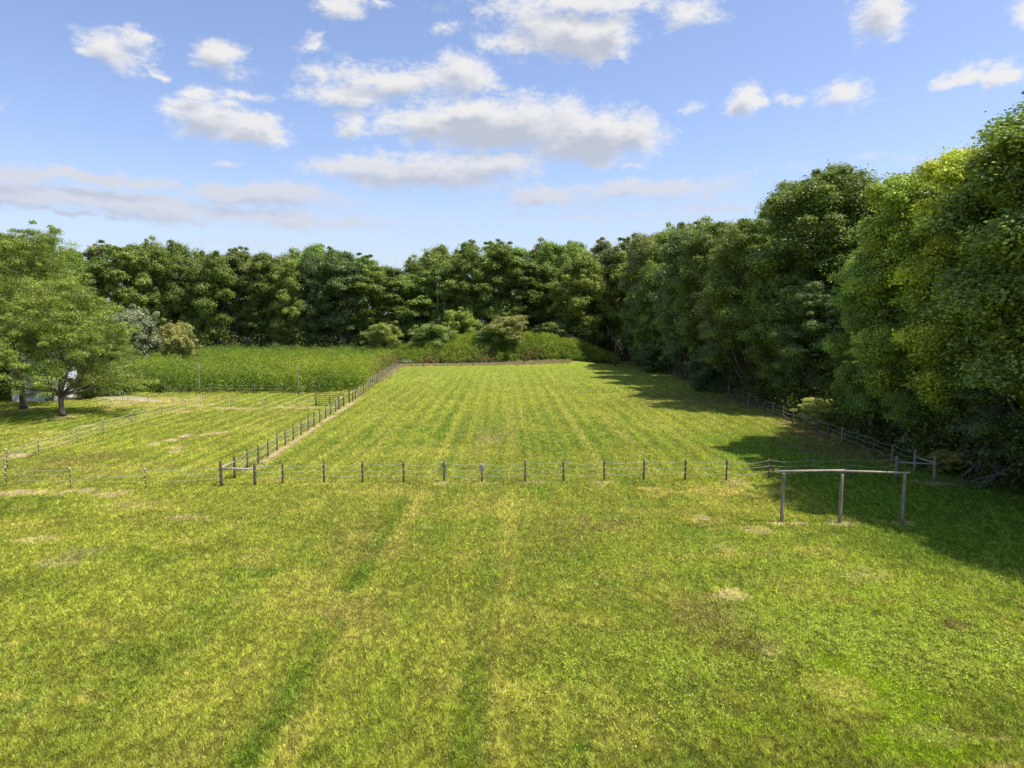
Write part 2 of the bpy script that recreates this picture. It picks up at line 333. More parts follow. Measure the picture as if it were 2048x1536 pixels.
    e = ss(x, right_x(y) + .5, right_x(y) + 3.5) * ss(n2, .3, .6); c = mixc(c, np.array([.055, .05, .025]), e * .8)   # leaf litter inside the wood
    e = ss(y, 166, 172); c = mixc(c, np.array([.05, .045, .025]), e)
    for (x0, y0, rx, ry, ty, s_) in SW:
        dx, dy = (x - x0) / rx, (y - y0) / ry
        msk = (abs(dx) < 2.2) & (abs(dy) < 2.2)
        if not msk.any(): continue
        r_ = np.sqrt(dx[msk] ** 2 + dy[msk] ** 2) + (n3[msk] - .5) * 2.6 + (n2[msk] - .5) * 2.6
        e = (1 - ss(r_, .45, 1.6)) * s_
        cc_ = {'d': 'dirt', 's': 'straw', 'b': 'brown', 'g': 'dark', 'm': 'moss', 'c': 'clover'}[ty]
        if ty == 'c':
            e = e * ss(n2[msk] * .5 + n3[msk] * .5, .30, .62); clov[msk] = np.maximum(clov[msk], e)
            e = e * .7
        if ty == 'd': bare[msk] = np.maximum(bare[msk], e); clov[msk] *= 1 - e
        if ty in 'bms': clov[msk] *= 1 - e * .9
        if ty == 'm': moss[msk] = np.maximum(moss[msk], e)
        if ty == 'b': bare[msk] = np.maximum(bare[msk], e * .5)
        c[msk] = mixc(c[msk], COLS[cc_] * (1.1 if ty == 'd' else 1), e)
    return c, bare, clov, moss

def axis(a, b, step, grow, lim):
    out = list(np.arange(a, b, step)); s = step
    while out[-1] < lim: s *= grow; out.append(out[-1] + s)
    return out
ys = []; y = 11.0; 
while y < 200: ys.append(y); y += max(.09, y * y / (F * CAM_H) * 2.2)
s = 3.0
while ys[-1] < 6000: s *= 1.35; ys.append(ys[-1] + s)
pre = [11 - 2 * 1.5 ** i for i in range(1, 16)][::-1]; ys = np.array(pre + ys)
pos = axis(0, 62, .16, 1.12, 6000); xs = np.array([-v for v in pos[1:]][::-1] + pos)
XX, YY = np.meshgrid(xs, ys); nx, ny = len(xs), len(ys)
xf, yf_ = XX.ravel(), YY.ravel()
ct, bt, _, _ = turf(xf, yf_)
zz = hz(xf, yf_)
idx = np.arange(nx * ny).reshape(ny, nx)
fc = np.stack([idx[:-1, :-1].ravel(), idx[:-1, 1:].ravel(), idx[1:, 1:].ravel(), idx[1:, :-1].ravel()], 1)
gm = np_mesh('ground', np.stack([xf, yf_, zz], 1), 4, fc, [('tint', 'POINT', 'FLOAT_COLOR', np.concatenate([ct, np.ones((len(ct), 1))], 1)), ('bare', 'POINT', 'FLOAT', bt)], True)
m, t, b = base_mat('turf', .95, .1)
at = t.n('ShaderNodeAttribute', attribute_name='tint'); geo = t.n('ShaderNodeNewGeometry')
p = geo.outputs['Position']
f1_ = t.noise(p, 5.5, 4, .65); f2_ = t.noise(t.v('MULTIPLY', p, (1, .6, 1)), 1.3, 4, .6); f3_ = t.noise(p, 17, 3, .6)
k = t.m('MULTIPLY', t.rng(f1_, .3, .7, .55, 1.4, False), t.m('MULTIPLY', t.rng(f2_, .3, .7, .85, 1.15, False), t.rng(f3_, .3, .7, .6, 1.4, False)))
kc = t.n('ShaderNodeCombineXYZ')
for i in range(3): t.put(kc.inputs[i], k)
c = t.mix(1, at.outputs['Color'], kc.outputs[0], 'MULTIPLY')
t.put(b.inputs['Base Color'], c)
bp = t.n('ShaderNodeBump'); bp.inputs['Strength'].default_value = .9; bp.inputs['Distance'].default_value = .12
t.put(bp.inputs['Height'], t.m('ADD', f1_, t.m('MULTIPLY', f3_, .6))); t.put(b.inputs['Normal'], bp.outputs[0])
tag(link('ground', gm, m), kind='structure')

# mown grass: blades thinning out with distance, clover leaves where it grows
rs = np.random.default_rng(5)
def scatter(n, d0, d1, marg=1.12):
    """positions with density falling as 1/d^2.4"""
    u = rs.random(n); k_ = -.8
    d = (d0 ** k_ + u * (d1 ** k_ - d0 ** k_)) ** (1 / k_)
    x = (rs.random(n) * 2 - 1) * (d * .732 * marg + 1.5); return x, d
def tri_blades(x, y, h, w, lean, c, spread=None):
    n = len(x); a = rs.random(n) * 2 * np.pi; b_ = rs.random(n) * 2 * np.pi; L = lean * (.3 + rs.random(n))
    V = np.empty((n, 3, 3), np.float32); z = hz(x, y)
    V[:, 0] = np.stack([x - np.cos(a) * w, y - np.sin(a) * w, z], 1); V[:, 1] = np.stack([x + np.cos(a) * w, y + np.sin(a) * w, z], 1)
    V[:, 2] = np.stack([x + np.cos(b_) * h * L, y + np.sin(b_) * h * L, z + h], 1)
    return V.reshape(-1, 3)
NB = 1900000
x, y = scatter(NB, 13.2, 165)
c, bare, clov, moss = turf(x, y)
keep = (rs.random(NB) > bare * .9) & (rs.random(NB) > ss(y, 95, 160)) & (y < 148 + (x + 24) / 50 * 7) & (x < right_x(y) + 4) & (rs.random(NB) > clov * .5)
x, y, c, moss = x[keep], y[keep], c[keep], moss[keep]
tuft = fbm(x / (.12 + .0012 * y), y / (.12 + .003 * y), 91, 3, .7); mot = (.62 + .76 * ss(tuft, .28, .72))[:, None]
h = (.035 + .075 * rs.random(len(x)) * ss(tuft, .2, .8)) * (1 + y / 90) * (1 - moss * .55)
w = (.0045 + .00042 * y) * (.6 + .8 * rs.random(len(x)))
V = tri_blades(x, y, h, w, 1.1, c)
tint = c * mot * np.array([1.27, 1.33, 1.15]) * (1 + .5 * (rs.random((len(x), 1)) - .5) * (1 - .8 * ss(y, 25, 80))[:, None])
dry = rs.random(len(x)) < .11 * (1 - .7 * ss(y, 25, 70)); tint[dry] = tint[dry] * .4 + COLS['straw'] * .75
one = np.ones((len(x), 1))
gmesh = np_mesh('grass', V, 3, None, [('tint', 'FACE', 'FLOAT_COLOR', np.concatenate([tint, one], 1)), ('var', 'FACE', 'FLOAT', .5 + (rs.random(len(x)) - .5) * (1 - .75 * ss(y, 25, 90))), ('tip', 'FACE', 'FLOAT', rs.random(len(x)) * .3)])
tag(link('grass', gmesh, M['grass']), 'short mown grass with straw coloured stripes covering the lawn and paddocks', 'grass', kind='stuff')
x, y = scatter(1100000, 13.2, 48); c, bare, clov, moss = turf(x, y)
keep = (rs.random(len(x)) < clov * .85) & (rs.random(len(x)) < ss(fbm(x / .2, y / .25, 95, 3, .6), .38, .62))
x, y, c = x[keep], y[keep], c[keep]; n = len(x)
def leaf_quads(P, Nn, size, aspect=.7):
    n = len(P); Nn = Nn / (np.linalg.norm(Nn, axis=1, keepdims=True) + 1e-6)
    r = rs.normal(size=(n, 3)); T = np.cross(Nn, r); T /= (np.linalg.norm(T, axis=1, keepdims=True) + 1e-6); B = np.cross(Nn, T)
    s_ = size[:, None] * .5; V = np.empty((n, 4, 3), np.float32)
    V[:, 0] = P - T * s_; V[:, 1] = P + B * s_ * aspect + Nn * s_ * .25; V[:, 2] = P + T * s_; V[:, 3] = P - B * s_ * aspect + Nn * s_ * .25
    return V.reshape(-1, 3)
P3 = np.stack([x, y, .05 + .05 * rs.random(n)], 1); Nn = rs.normal(size=(n, 3)) * .45 + np.array([0, 0, 1.])
V = leaf_quads(P3, Nn, (.022 + .024 * rs.random(n)) * (1 + y / 50), .9)
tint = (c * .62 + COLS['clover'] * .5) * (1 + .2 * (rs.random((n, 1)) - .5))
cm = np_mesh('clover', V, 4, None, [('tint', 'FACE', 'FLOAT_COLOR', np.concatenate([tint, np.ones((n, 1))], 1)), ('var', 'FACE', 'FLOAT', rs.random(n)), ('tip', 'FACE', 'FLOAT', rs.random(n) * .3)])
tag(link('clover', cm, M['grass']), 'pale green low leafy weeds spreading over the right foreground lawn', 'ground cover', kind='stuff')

# gravel turnaround by the left trees
gp = [G(*q) for q in [(140,796),(180,797),(240,800),(300,803),(345,805),(300,799),(295,795),(245,790),(190,787),(150,785),(120,787)]]
rr = random.Random(3); gv = []
for i in range(len(gp)):
    a, b2 = Vector(gp[i]), Vector(gp[(i + 1) % len(gp)])
    for k_ in range(6):
        q_ = a.lerp(b2, k_ / 6); gv.append((q_.x + rr.uniform(-.25, .25), q_.y + rr.uniform(-.35, .35), .012))
me = bpy.data.meshes.new('gravel_patch'); me.from_pydata(gv, [], [tuple(range(len(gv)))])
m, t, b = base_mat('gravel', .95, .1); p = t.n('ShaderNodeNewGeometry').outputs['Position']
t.put(b.inputs['Base Color'], t.mix(t.rng(t.noise(p, 9, 4, .7), .35, .65), (.50, .43, .34, 1), (.30, .26, .19, 1)))
tag(link('path', me, m), kind='structure')

# ------------------------------------------------------------------ foliage builders
def unit(n):
    v = rs.normal(size=(n, 3)); return v / np.linalg.norm(v, axis=1, keepdims=True)
def clump_leaves(C, Rad, per, size, flat_=.75, out=.85, jitter=.5):
    """leaves scattered in soft shells round clump centres C with radii Rad"""
    n = len(C) * per; ci = np.repeat(np.arange(len(C)), per)
    d = unit(n); d[:, 2] = np.where(d[:, 2] < -.5, -d[:, 2] * .6, d[:, 2])
    r = Rad[ci] * (.25 + .85 * rs.random(n) ** .7) * (1 + .35 * np.sin(d[:, 0] * 5 + ci) * np.sin(d[:, 1] * 6 + ci * 2.1))
    P_ = C[ci] + d * r[:, None] * np.array([1, 1, flat_])
    Nn = d * out + rs.normal(size=(n, 3)) * jitter + np.array([0, 0, .35])
    return P_, Nn, ci
def crown_mesh(name, H, Rc, z0, lobes, clumps, per, leaf, cr=(1.0, 1.7), seed=0, top=1.0, flat_=.8, droop=0., fill=.25, asp=.7, spread=1.0):
    """returns crown mesh, lobe centres (for the limbs)"""
    global rs
    rs = np.random.default_rng(seed)
    L = []; zc = z0 + (H - z0) * .45; hu, hd = H - zc, zc - z0; nl = lobes * 2
    for i in range(nl):                       # boughs: small rounded masses of uneven size on an uneven dome
        a = 2.399 * i + rs.random() * .9; f = (i + .5) / nl; zz_ = z0 + (H - z0) * (.06 + .86 * f ** .9)
        prof = math.sqrt(max(.03, 1 - ((zz_ - zc) / (hu * 1.03)) ** 2)) if zz_ > zc else (.62 + .38 * (zz_ - z0) / hd) * spread
        sz = Rc * (.22 + .24 * rs.random() ** 1.4); rad = max(0, Rc * prof * (.72 + .34 * rs.random()) - sz * .75)
        L.append((math.cos(a) * rad, math.sin(a) * rad, min(zz_ + rs.normal() * .4, H - sz * .8), sz))
    for f in (.3, .55, .78): L.append((rs.normal() * .5, rs.normal() * .5, z0 + (H - z0) * f, Rc * .4 * (1.15 - f * .5)))
    L.append((rs.normal() * .8, rs.normal() * .8, H - Rc * .3, Rc * .3)); L = np.array(L)
    C = []
    for (lx, ly, lz, sz) in L:
        per_l = int(clumps * sz ** 2 / (L[:, 3] ** 2).sum()) + 2
        d = unit(per_l); d[:, 2] = np.where(d[:, 2] < -.1, abs(d[:, 2]) * .9, d[:, 2])
        C.append(np.array([lx, ly, lz]) + d * sz * (.72 + .48 * rs.random((per_l, 1)) ** 1.4) * np.array([1, 1, .95]))
    C = np.concatenate(C)
    # drop clumps that sit deep inside other lobes
    ins = np.zeros(len(C))
    for (lx, ly, lz, sz) in L: ins += (np.linalg.norm((C - np.array([lx, ly, lz])) / np.array([1, 1, .85]), axis=1) < sz * .62)
    C = C[ins < 1 + (rs.random(len(C)) < .15)]
    C[:, 2] -= droop * (np.hypot(C[:, 0], C[:, 1]) / Rc) ** 2
    Rad = cr[0] + (cr[1] - cr[0]) * rs.random(len(C)) ** 1.3
    # stray sprays reaching past the boughs keep the outline ragged
    out_ = rs.random(len(C)) < .22; ax = C - np.array([0, 0, zc - (zc - z0) * .4]); ax /= np.linalg.norm(ax, axis=1, keepdims=True)
    C[out_] += ax[out_] * (.35 + .95 * rs.random((out_.sum(), 1))) * Rc / 6 + rs.normal(size=(out_.sum(), 3)) * .25; Rad[out_] *= .55
    P_, Nn, ci = clump_leaves(C, Rad, per, leaf, flat_)
    cv = rs.random(len(C))
    # sparse inner foliage
    nf = int(len(P_) * fill); li = rs.integers(0, len(L), nf); dd = unit(nf)
    Pf = L[li, :3] + dd * (L[li, 3] * (.3 + .6 * rs.random(nf)))[:, None]
    P_ = np.concatenate([P_, Pf]); Nn = np.concatenate([Nn, dd + rs.normal(size=(nf, 3)) * .6])
    size = leaf * (.6 + .8 * rs.random(len(P_)))
    V_ = leaf_quads(P_, Nn, size, asp); n_ = len(P_)
    var = np.clip(np.concatenate([cv[ci], np.full(nf, .4)]) * .55 + rs.random(n_) * .5, 0, 1)
    tip = np.clip(rs.random(n_) * .5 + np.concatenate([cv[ci][::-1], np.zeros(nf)]) * .5, 0, 1)
    me_ = np_mesh(name, V_, 4, None, [('var', 'FACE', 'FLOAT', var), ('tip', 'FACE', 'FLOAT', tip)]); me_.materials.append(M['leaf'])
    return me_, L, C
def trunk_mesh(name, H, z0, r0, L, C, seed=0, n2=40, bend=.4, mat='bark', mult=1):
    r_ = random.Random(seed); mb = MB(); top = Vector((0, 0, H * .82)); pts = []; rad = []
    for i in range(9):
        f = i / 8; pts.append(Vector((math.sin(f * 5 + seed) * bend * f, math.cos(f * 4 + seed) * bend * f, top.z * f))); rad.append(r0 * (1 - f) ** .8 * 1.0 + r0 * .12)
    rad[0] *= 1.45; pts.insert(1, pts[0].lerp(pts[1], .3)); rad.insert(1, r0 * 1.1)
    mb.tube(pts, rad, 10)
    nodes = []
    for (lx, ly, lz, sz) in L:
        t_ = max(z0 * .95, lz - math.hypot(lx, ly) * .9 - .6 * sz) ; f = min(.92, t_ / top.z); i = min(len(pts) - 2, int(f * (len(pts) - 1)))
        s_ = pts[i].lerp(pts[i + 1], .5); e = Vector((lx, ly, lz)); mid = s_.lerp(e, .5) + Vector((0, 0, -.08 * (e - s_).length)) + Vector((r_.uniform(-.3, .3), r_.uniform(-.3, .3), 0))
        br = max(.05, rad[i] * .5)
        mb.tube([s_, s_.lerp(mid, .5), mid, e], [br, br * .8, br * .6, br * .3], 6); nodes += [(mid, br * .5), (e, br * .3)]
    cs = list(range(len(C))); r_.shuffle(cs)
    for k_ in cs[:n2]:
        e = Vector(C[k_]); s_, br = min(nodes, key=lambda q_: (q_[0] - e).length); mid = s_.lerp(e, .5) + Vector((r_.uniform(-.3, .3), r_.uniform(-.3, .3), r_.uniform(-.1, .3)))
        mb.tube([s_, mid, e], [br * .7, br * .45, .015], 5)
    me_ = bpy.data.meshes.new(name); me_.from_pydata([tuple(v) for v in mb.v], [], mb.f)
    me_.polygons.foreach_set('use_smooth', [True] * len(mb.f)); me_.materials.append(M[mat]); return me_
def proto(key, H, Rc, z0, lobes, clumps, per, leaf, seed, r0=.35, mat='bark', n2=40, **k):
    cm_, L, C = crown_mesh('crown_' + key, H, Rc, z0, lobes, clumps, per, leaf, seed=seed, **k)
    return (cm_, trunk_mesh('trunk_' + key, H, z0, r0, L, C, seed, n2, mat=mat), H, Rc)
def plant(name, pr, x, y, H, Rx, rz, colr, label, cat, group=None, z=None, ry=None):
    """one tree or shrub standing at x, y: thing > trunk, crown"""
    e = empty(name, (x, y, float(hz(x, y)) if z is None else z), rz, label, cat, group)
    e.scale = (Rx / pr[3], (ry or Rx) / pr[3], H / pr[2])
    for nm, me_ in (('trunk', pr[1]), ('crown', pr[0])):
        o = bpy.data.objects.new(nm, me_); o.parent = e; col.objects.link(o)
        if nm == 'crown': o.color = tuple(v * LEAF_GAIN for v in colr) + (1,)
    return e
PN = [proto('oak_a', 24, 6.2, 2.6, 12, 340, 150, .165, 101, .42, fill=.06, cr=(.55, 1.2)), proto('oak_b', 24, 6.2, 2.2, 14, 360, 145, .16, 102, .38, cr=(.5, 1.1), fill=.06),
      proto('maple', 24, 6.2, 2.6, 12, 320, 150, .175, 103, .36, cr=(.55, 1.1), fill=.06), proto('tall', 24, 5.2, 3.5, 13, 320, 145, .165, 104, .34, cr=(.5, 1.1), fill=.06)]
PF = [proto('far_a', 24, 6, 2.5, 11, 240, 52, .34, 201, .35, n2=16, cr=(.6, 1.25), fill=.12), proto('far_b', 24, 6, 2.0, 13, 260, 50, .34, 202, .35, n2=16, cr=(.55, 1.15), fill=.12),
      proto('far_c', 24, 5, 3.0, 10, 220, 52, .33, 203, .3, n2=16, cr=(.55, 1.15), fill=.12), proto('far_d', 24, 6.5, 2.0, 14, 280, 50, .34, 204, .35, n2=16, cr=(.6, 1.3), fill=.12),
      proto('far_e', 24, 4.6, 2.0, 11, 220, 50, .33, 205, .3, n2=16, cr=(.5, 1.0), fill=.12)]
PS = [proto('shrub_a', 6, 3.4, .3, 8, 200, 85, .18, 301, .12, n2=16, cr=(.35, .8)), proto('shrub_b', 6, 3.0, .2, 7, 180, 85, .17, 302, .12, n2=16, cr=(.3, .75))]
def plant(name, pr, x, y, H, Rx, rz, colr, label, cat, group=None, z=None, ry=None):
    """one tree or shrub standing at x, y: thing > trunk, crown"""
    e = empty(name, (x, y, float(hz(x, y)) if z is None else z), rz, label, cat, group)
    e.scale = (Rx / pr[3], (ry or Rx) / pr[3], H / pr[2])
    for nm, me_ in (('trunk', pr[1]), ('crown', pr[0])):
        o = bpy.data.objects.new(nm, me_); o.parent = e; col.objects.link(o)
        if nm == 'crown': o.color = tuple(v * LEAF_GAIN for v in colr) + (1,)
    return e
PN = [proto('oak_a', 24, 6.2, 3.0, 10, 350, 380, .20, 101, .42, fill=.18), proto('oak_b', 24, 6.2, 2.2, 12, 380, 350, .195, 102, .38, cr=(.8, 1.5), fill=.18),
      proto('maple', 24, 6.2, 3.0, 9, 320, 380, .215, 103, .36, cr=(.9, 1.6), fill=.15), proto('tall', 24, 5.2, 4, 11, 320, 360, .20, 104, .34, cr=(.8, 1.5), fill=.15)]
PF = [proto('far_a', 24, 6, 2.5, 9, 230, 190, .31, 201, .35, n2=16, cr=(1., 1.7)), proto('far_b', 24, 6, 2.0, 11, 250, 180, .31, 202, .35, n2=16, cr=(.9, 1.6)),
      proto('far_c', 24, 5, 3.0, 8, 210, 180, .30, 203, .3, n2=16, cr=(.9, 1.5)), proto('far_d', 24, 6.5, 2.0, 12, 270, 180, .31, 204, .35, n2=16, cr=(.9, 1.9)),
      proto('far_e', 24, 4.6, 2.0, 9, 210, 170, .30, 205, .3, n2=16, cr=(.7, 1.3))]
PS = [proto('shrub_a', 6, 3.4, .3, 7, 140, 200, .19, 301, .12, n2=12, cr=(.6, 1.0)), proto('shrub_b', 6, 3.0, .2, 6, 130, 200, .18, 302, .12, n2=12, cr=(.5, .9))]

# ------------------------------------------------------------------ trees
DK, MD, GR, OL, YG, YL, BL = (.088, .128, .028), (.108, .155, .032), (.128, .155, .055), (.132, .178, .038), (.165, .225, .036), (.25, .295, .038), (.082, .125, .040)
BLM = (.13, .20, .04)
CN = {DK: 'dark green', MD: 'mid green', GR: 'greyish green', OL: 'olive green', YG: 'bright yellow-green', YL: 'golden yellow-green', BL: 'deep bluish green', BLM: 'fresh green'}
rt = random.Random(11)
LMF = [(60,'tallest feathery tree'),(150,'low feathery tree'),(255,'pale grey-green shrub'),(350,'russet flowered shrub'),(399,'left wooden pole'),(470,'pair of white fence stakes'),(540,"weed field's middle"),(597,'right wooden pole'),(665,'metal gate'),(770,'golden rounded shrub'),(815,'far left corner'),(865,'dark rounded shrub'),(880,'bare dead trunks'),(925,'lime green shrub'),(1015,'pinkish flowered shrub'),(1090,"weedy mound's crest"),(1160,"weedy mound's right end"),(1230,'far right corner')]
used_l = set()
def lab(base):
    if base not in used_l: used_l.add(base); return base
    for w_ in ('with ragged top', 'with rounded top', 'with narrow top'):
        if base + ' ' + w_ not in used_l: used_l.add(base + ' ' + w_); return base + ' ' + w_
    return base
def lm_phrase(px):
    q_ = min(LMF, key=lambda a: abs(a[0] - px)); dx = px - q_[0]
    return ('behind the ' if abs(dx) < 14 else 'right of the ' if dx > 0 else 'left of the ') + q_[1]
# skyline of the far wood, row per column
SKX = [-200,0,100,160,220,300,360,420,470,520,580,640,700,735,760,800,850,900,935,960,1000,1040,1100,1160,1220,1300,1360,1420,1480]
SKY = [470,480,490,498,496,494,496,506,498,510,512,500,504,512,534,532,528,512,505,496,505,514,508,500,490,474,462,456,450]
def far_tree(px, Y, row, k_):
    top = float(np.interp(px, SKX, SKY)) + (rt.uniform(2, 16) if row == 0 else rt.uniform(-9, 5))
    if row == 0 and rt.random() < .35: top += rt.uniform(10, 45)
    H = hgt(top, Y); x_ = XA(px, Y); c_ = rt.choice([DK, MD, MD, OL, GR, BLM] if row == 0 else [MD, MD, OL, BLM, GR])
    if row == 0 and 610 < px < 700: c_ = BL
    size = 'tall' if H > 29 else 'tall' if H > 25 else 'shorter'
    pr = PF[(k_ * 2 + row) % 5]
    plant('broadleaf_tree', pr, x_, Y, H, rt.uniform(5.2, 7.4), rt.uniform(0, 6.3), c_, lab(f'{size} {CN[c_]} {"front" if row == 0 else "back"}-row tree, far wood, {lm_phrase(px)}'), 'tree', 'trees of the far wood')
k = 0
px = -90.
while px < 1330:
    Y = 176 + rt.uniform(-3, 4) - 4 * (px > 1150)
    far_tree(px, Y, 0, k); k += 1; px += rt.uniform(44, 62)
px = -110.
while px < 1400:
    Y = 187 + rt.uniform(-3, 5); far_tree(px, Y, 1, k); k += 1; px += rt.uniform(44, 60)

# the wood on the right: x, y, height, crown radius, prototype, colour, label
RT = [(32.5,27,20,6.0,0,MD,'mid green tree at the near right corner of the lawn, outside the picture edge'),
 (31.2,32.5,20.5,6.9,1,DK,'big dark tree just beyond the right edge, shading the lawn'),
 (29.8,37.6,21.2,8.0,0,MD,'tall green oak at the right edge, its top the highest in view'),
 (30.2,45.6,21.2,5.4,2,YL,'golden-topped maple against the sky, next below the highest treetop'),
 (36.5,43,24,6.0,1,DK,'dark tree behind the golden-topped maple at the right edge'),
 (30.6,40.5,9.5,4.0,1,BL,'dark bluish low tree behind the near right corner of the rope fence'),
 (29.0,50.8,19.9,5.0,2,YG,'yellow-green rounded maple crown against the sky, right of the great oak'),
 (30.0,48.5,12.5,4.0,0,BLM,'fresh green short tree leaning over the right fence line'),
 (38,56,22.5,5.6,3,DK,'dark narrow tree behind the yellow-green rounded maple'),
 (31.0,54.5,8.5,3.6,1,DK,'low dark understorey tree close behind the right rope fence'),
 (28.3,54.6,16.3,3.5,2,BLM,'fresh green maple standing lower in front of the skyline notch'),
 (32.8,64,7.5,3.0,0,MD,'short mid green tree right behind the fence where grass is sunlit'),
 (42,66,24.0,5.6,1,MD,'mid green tree filling the skyline notch right of the great oak'),
 (31.4,73,13.5,4.2,1,BL,'bluish dark tree below the great round oak, right side'),
 (34.2,78,27.0,8.4,0,DK,'great round dark oak whose crown rises alone above the others'),
 (30.6,79,16.5,4.8,1,DK,'dark tree at the foot of the great round oak, left side'),
 (44.5,80,26,6.4,0,MD,'oak behind the great round oak, filling its right shoulder'),
 (30.6,88,22.6,6.6,1,DK,'dark oak forming the left shoulder of the great round crown'),
 (29.4,94,15,4.6,3,GR,'greyish slim tree overhanging the fence, left of the great oak'),
 (31.5,97,23.5,6.0,1,GR,'greyish green tree left of the great oak, top below the skyline'),
 (40,100,29,6.6,0,MD,'broad tree behind the greyish one, left of the great oak'),
 (30.2,107,22,6.0,0,DK,'dark tree casting the longest shadow tongue on the far paddock'),
 (33,113,26,6.4,3,MD,'mid green tree in the middle of the receding right wood'),
 (41,118,30,7.0,1,OL,'olive broad crown on the skyline of the receding right wood'),
 (29.2,118,20,5.2,1,BL,'bluish dark tree overhanging the far right fence'),
 (31,128,25,6.2,0,GR,'greyish tree near the far end of the right fence'),
 (40,134,31,7.0,2,OL,'tall olive crown highest on the skyline at the far end of the right wood'),
 (28.6,138,20,5.2,3,DK,'dark tree close to the far right corner, beside the reddish trunk'),
 (33,146,27,6.8,1,MD,'mid green tree behind the far right corner of the paddock'),
 (42,152,31,7.2,0,MD,'tall mid green tree at the back of the right wood'),
 (30,158,24,6.0,0,GR,'greyish tree closing the corner between the two woods'),
 (37,166,30,7.0,1,OL,'olive tree on the skyline where the two woods meet'),
 (48,108,31,7,0,DK,'dark tree deep in the right wood, top just showing'),(50,66,25,6.6,1,DK,'dark tree deep behind the golden maples'),
 (48,140,33,7,1,DK,'dark ragged top furthest right on the far skyline'),(28,150,17,5,1,BL,'low bluish dark tree nearest the far right corner post')]
RSX = [1100, 1200, 1300, 1440, 1475, 1500, 1560, 1650, 1740, 1790, 1830, 1850, 1900, 1950, 1990, 2048, 2250]
RSY = [505, 497, 470, 455, 452, 412, 368, 346, 336, 362, 374, 342, 304, 290, 270, 218, 130]
for (x_, y_, H, Rr, pi_, c_, lb) in RT:
    if y_ > 38:
        cap = min(hgt(float(np.interp(1024 + F * (x_ + d_ * Rr) / y_, RSX, RSY)), y_) for d_ in (-.45, 0, .45)) + .3
        H = cap if H > .8 * cap else H
    plant('broadleaf_tree', PN[pi_] if y_ < 112 else PF[[0, 1, 2, 3][pi_]], x_, y_, H, Rr, rt.uniform(0, 6.3), tuple(v * 1.2 for v in c_), lb, 'tree', 'trees of the right wood')

# feathery locust trees on the left
def locust(x_, y_, H, Rr, z0, lobes, clumps, seed, r0, label, c_):
    cm_, L, C = crown_mesh('crown_locust', H, Rr, z0 - .5, lobes, clumps, 225, .15, cr=(.55, 1.15), seed=seed, flat_=.7, droop=2.2, fill=.16, asp=.45, spread=1.35)
    tm = trunk_mesh('trunk_locust', H, z0, r0, L, C, seed, 110, bend=.5)
    e = plant('locust_tree', (cm_, tm, H, Rr), x_, y_, H, Rr, 0, c_, label, 'tree', 'feathery locust trees on the left lawn')
x_, y_ = G(47, 818); locust(x_, y_, 19.5, 7.6, 6.3, 10, 640, 41, .30, 'tallest feathery tree at the left edge, dark trunk in its own shade', (.13, .182, .034))
x_, y_ = G(125, 832); locust(x_, y_, 13.6, 6.5, 2.9, 10, 560, 42, .26, 'lower wide feathery tree with a short leaning trunk beside the gravel', (.138, .19, .037))

LS = [(-62,74,16,6,0,OL,'olive tree at the left edge behind the tallest feathery tree'),(-66,88,15,6,1,MD,'mid green tree behind the white shed'),
 (-60,102,10,4.5,1,MD,'green low tree behind and right of the white shed'),(-72,100,17,6.5,0,MD,'tree behind the left edge feathery tree, rising over the shed'),(-65.5,84.5,5,3.0,1,DK,'dark bush filling the shade left of the white shed'),(-53.2,87,3.0,1.8,1,DK,'dark bush filling the shade right of the white shed')]
for (x_, y_, H, Rr, pi_, c_, lb) in LS: plant('broadleaf_tree', PN[pi_] if H > 8 else PS[0], x_, y_, H, Rr, rt.uniform(0, 6), c_, lb, 'tree')
def shrub(px, Y, top, Rr, c_, lb, pi_=0, z=None):
    x_ = XA(px, Y); z_ = float(hz(x_, Y)); H = hgt(top, Y) - z_
    plant('shrub', PS[pi_], x_, Y, H, Rr, rt.uniform(0, 6), c_, lb, 'shrub')
shrub(262, 124, 627, 5.2, (.155, .19, .11), 'pale grey-green shrub behind the weeds, right of the feathery trees')
shrub(222, 122, 640, 3.6, (.15, .185, .105), 'pale grey-green shrub half hidden behind the low feathery tree', 1)
shrub(350, 128, 652, 3.2, (.21, .22, .07), 'russet flowered shrub beside the pale grey-green shrub', 1)
shrub(770, 157, 653, 3.8, (.17, .21, .045), 'golden rounded shrub standing above the weeds, left of the mound', 1)
shrub(868, 160, 652, 5.4, (.13, .19, .05), 'dark rounded shrub behind the far fence, left on the weedy mound')
shrub(922, 168, 626, 4.6, (.16, .22, .04), 'lime green shrub rising in front of the far wood', 1)
shrub(1015, 159, 636, 5.2, (.17, .19, .06), 'pinkish flowered shrub in the middle of the weedy mound', 1)
shrub(975, 160, 664, 3.8, (.12, .18, .05), 'small dark shrub leaning against the pinkish flowered shrub', 0)
shrub(1105, 166, 648, 4.4, (.12, .165, .05), 'grey-green shrub behind the crest of the weedy mound')
shrub(1280, 150, 684, 2.2, (.13, .18, .06), 'small pale shrub at the far right corner of the paddock', 1)
shrub(1310, 132, 690, 3.6, (.09, .14, .05), 'dark shrub spilling over the far end of the right fence')
shrub(1415, 96, 708, 2.9, (.08, .13, .05), 'dark bush leaning over the middle of the right fence')
shrub(1655, 63.5, 800, 2.0, (.30, .33, .10), 'pale yellowish bush behind the sunlit stretch of right fence', 1)
shrub(1905, 44.5, 905, 1.1, (.26, .25, .07), 'small yellowish bush right of the near corner brace', 1)

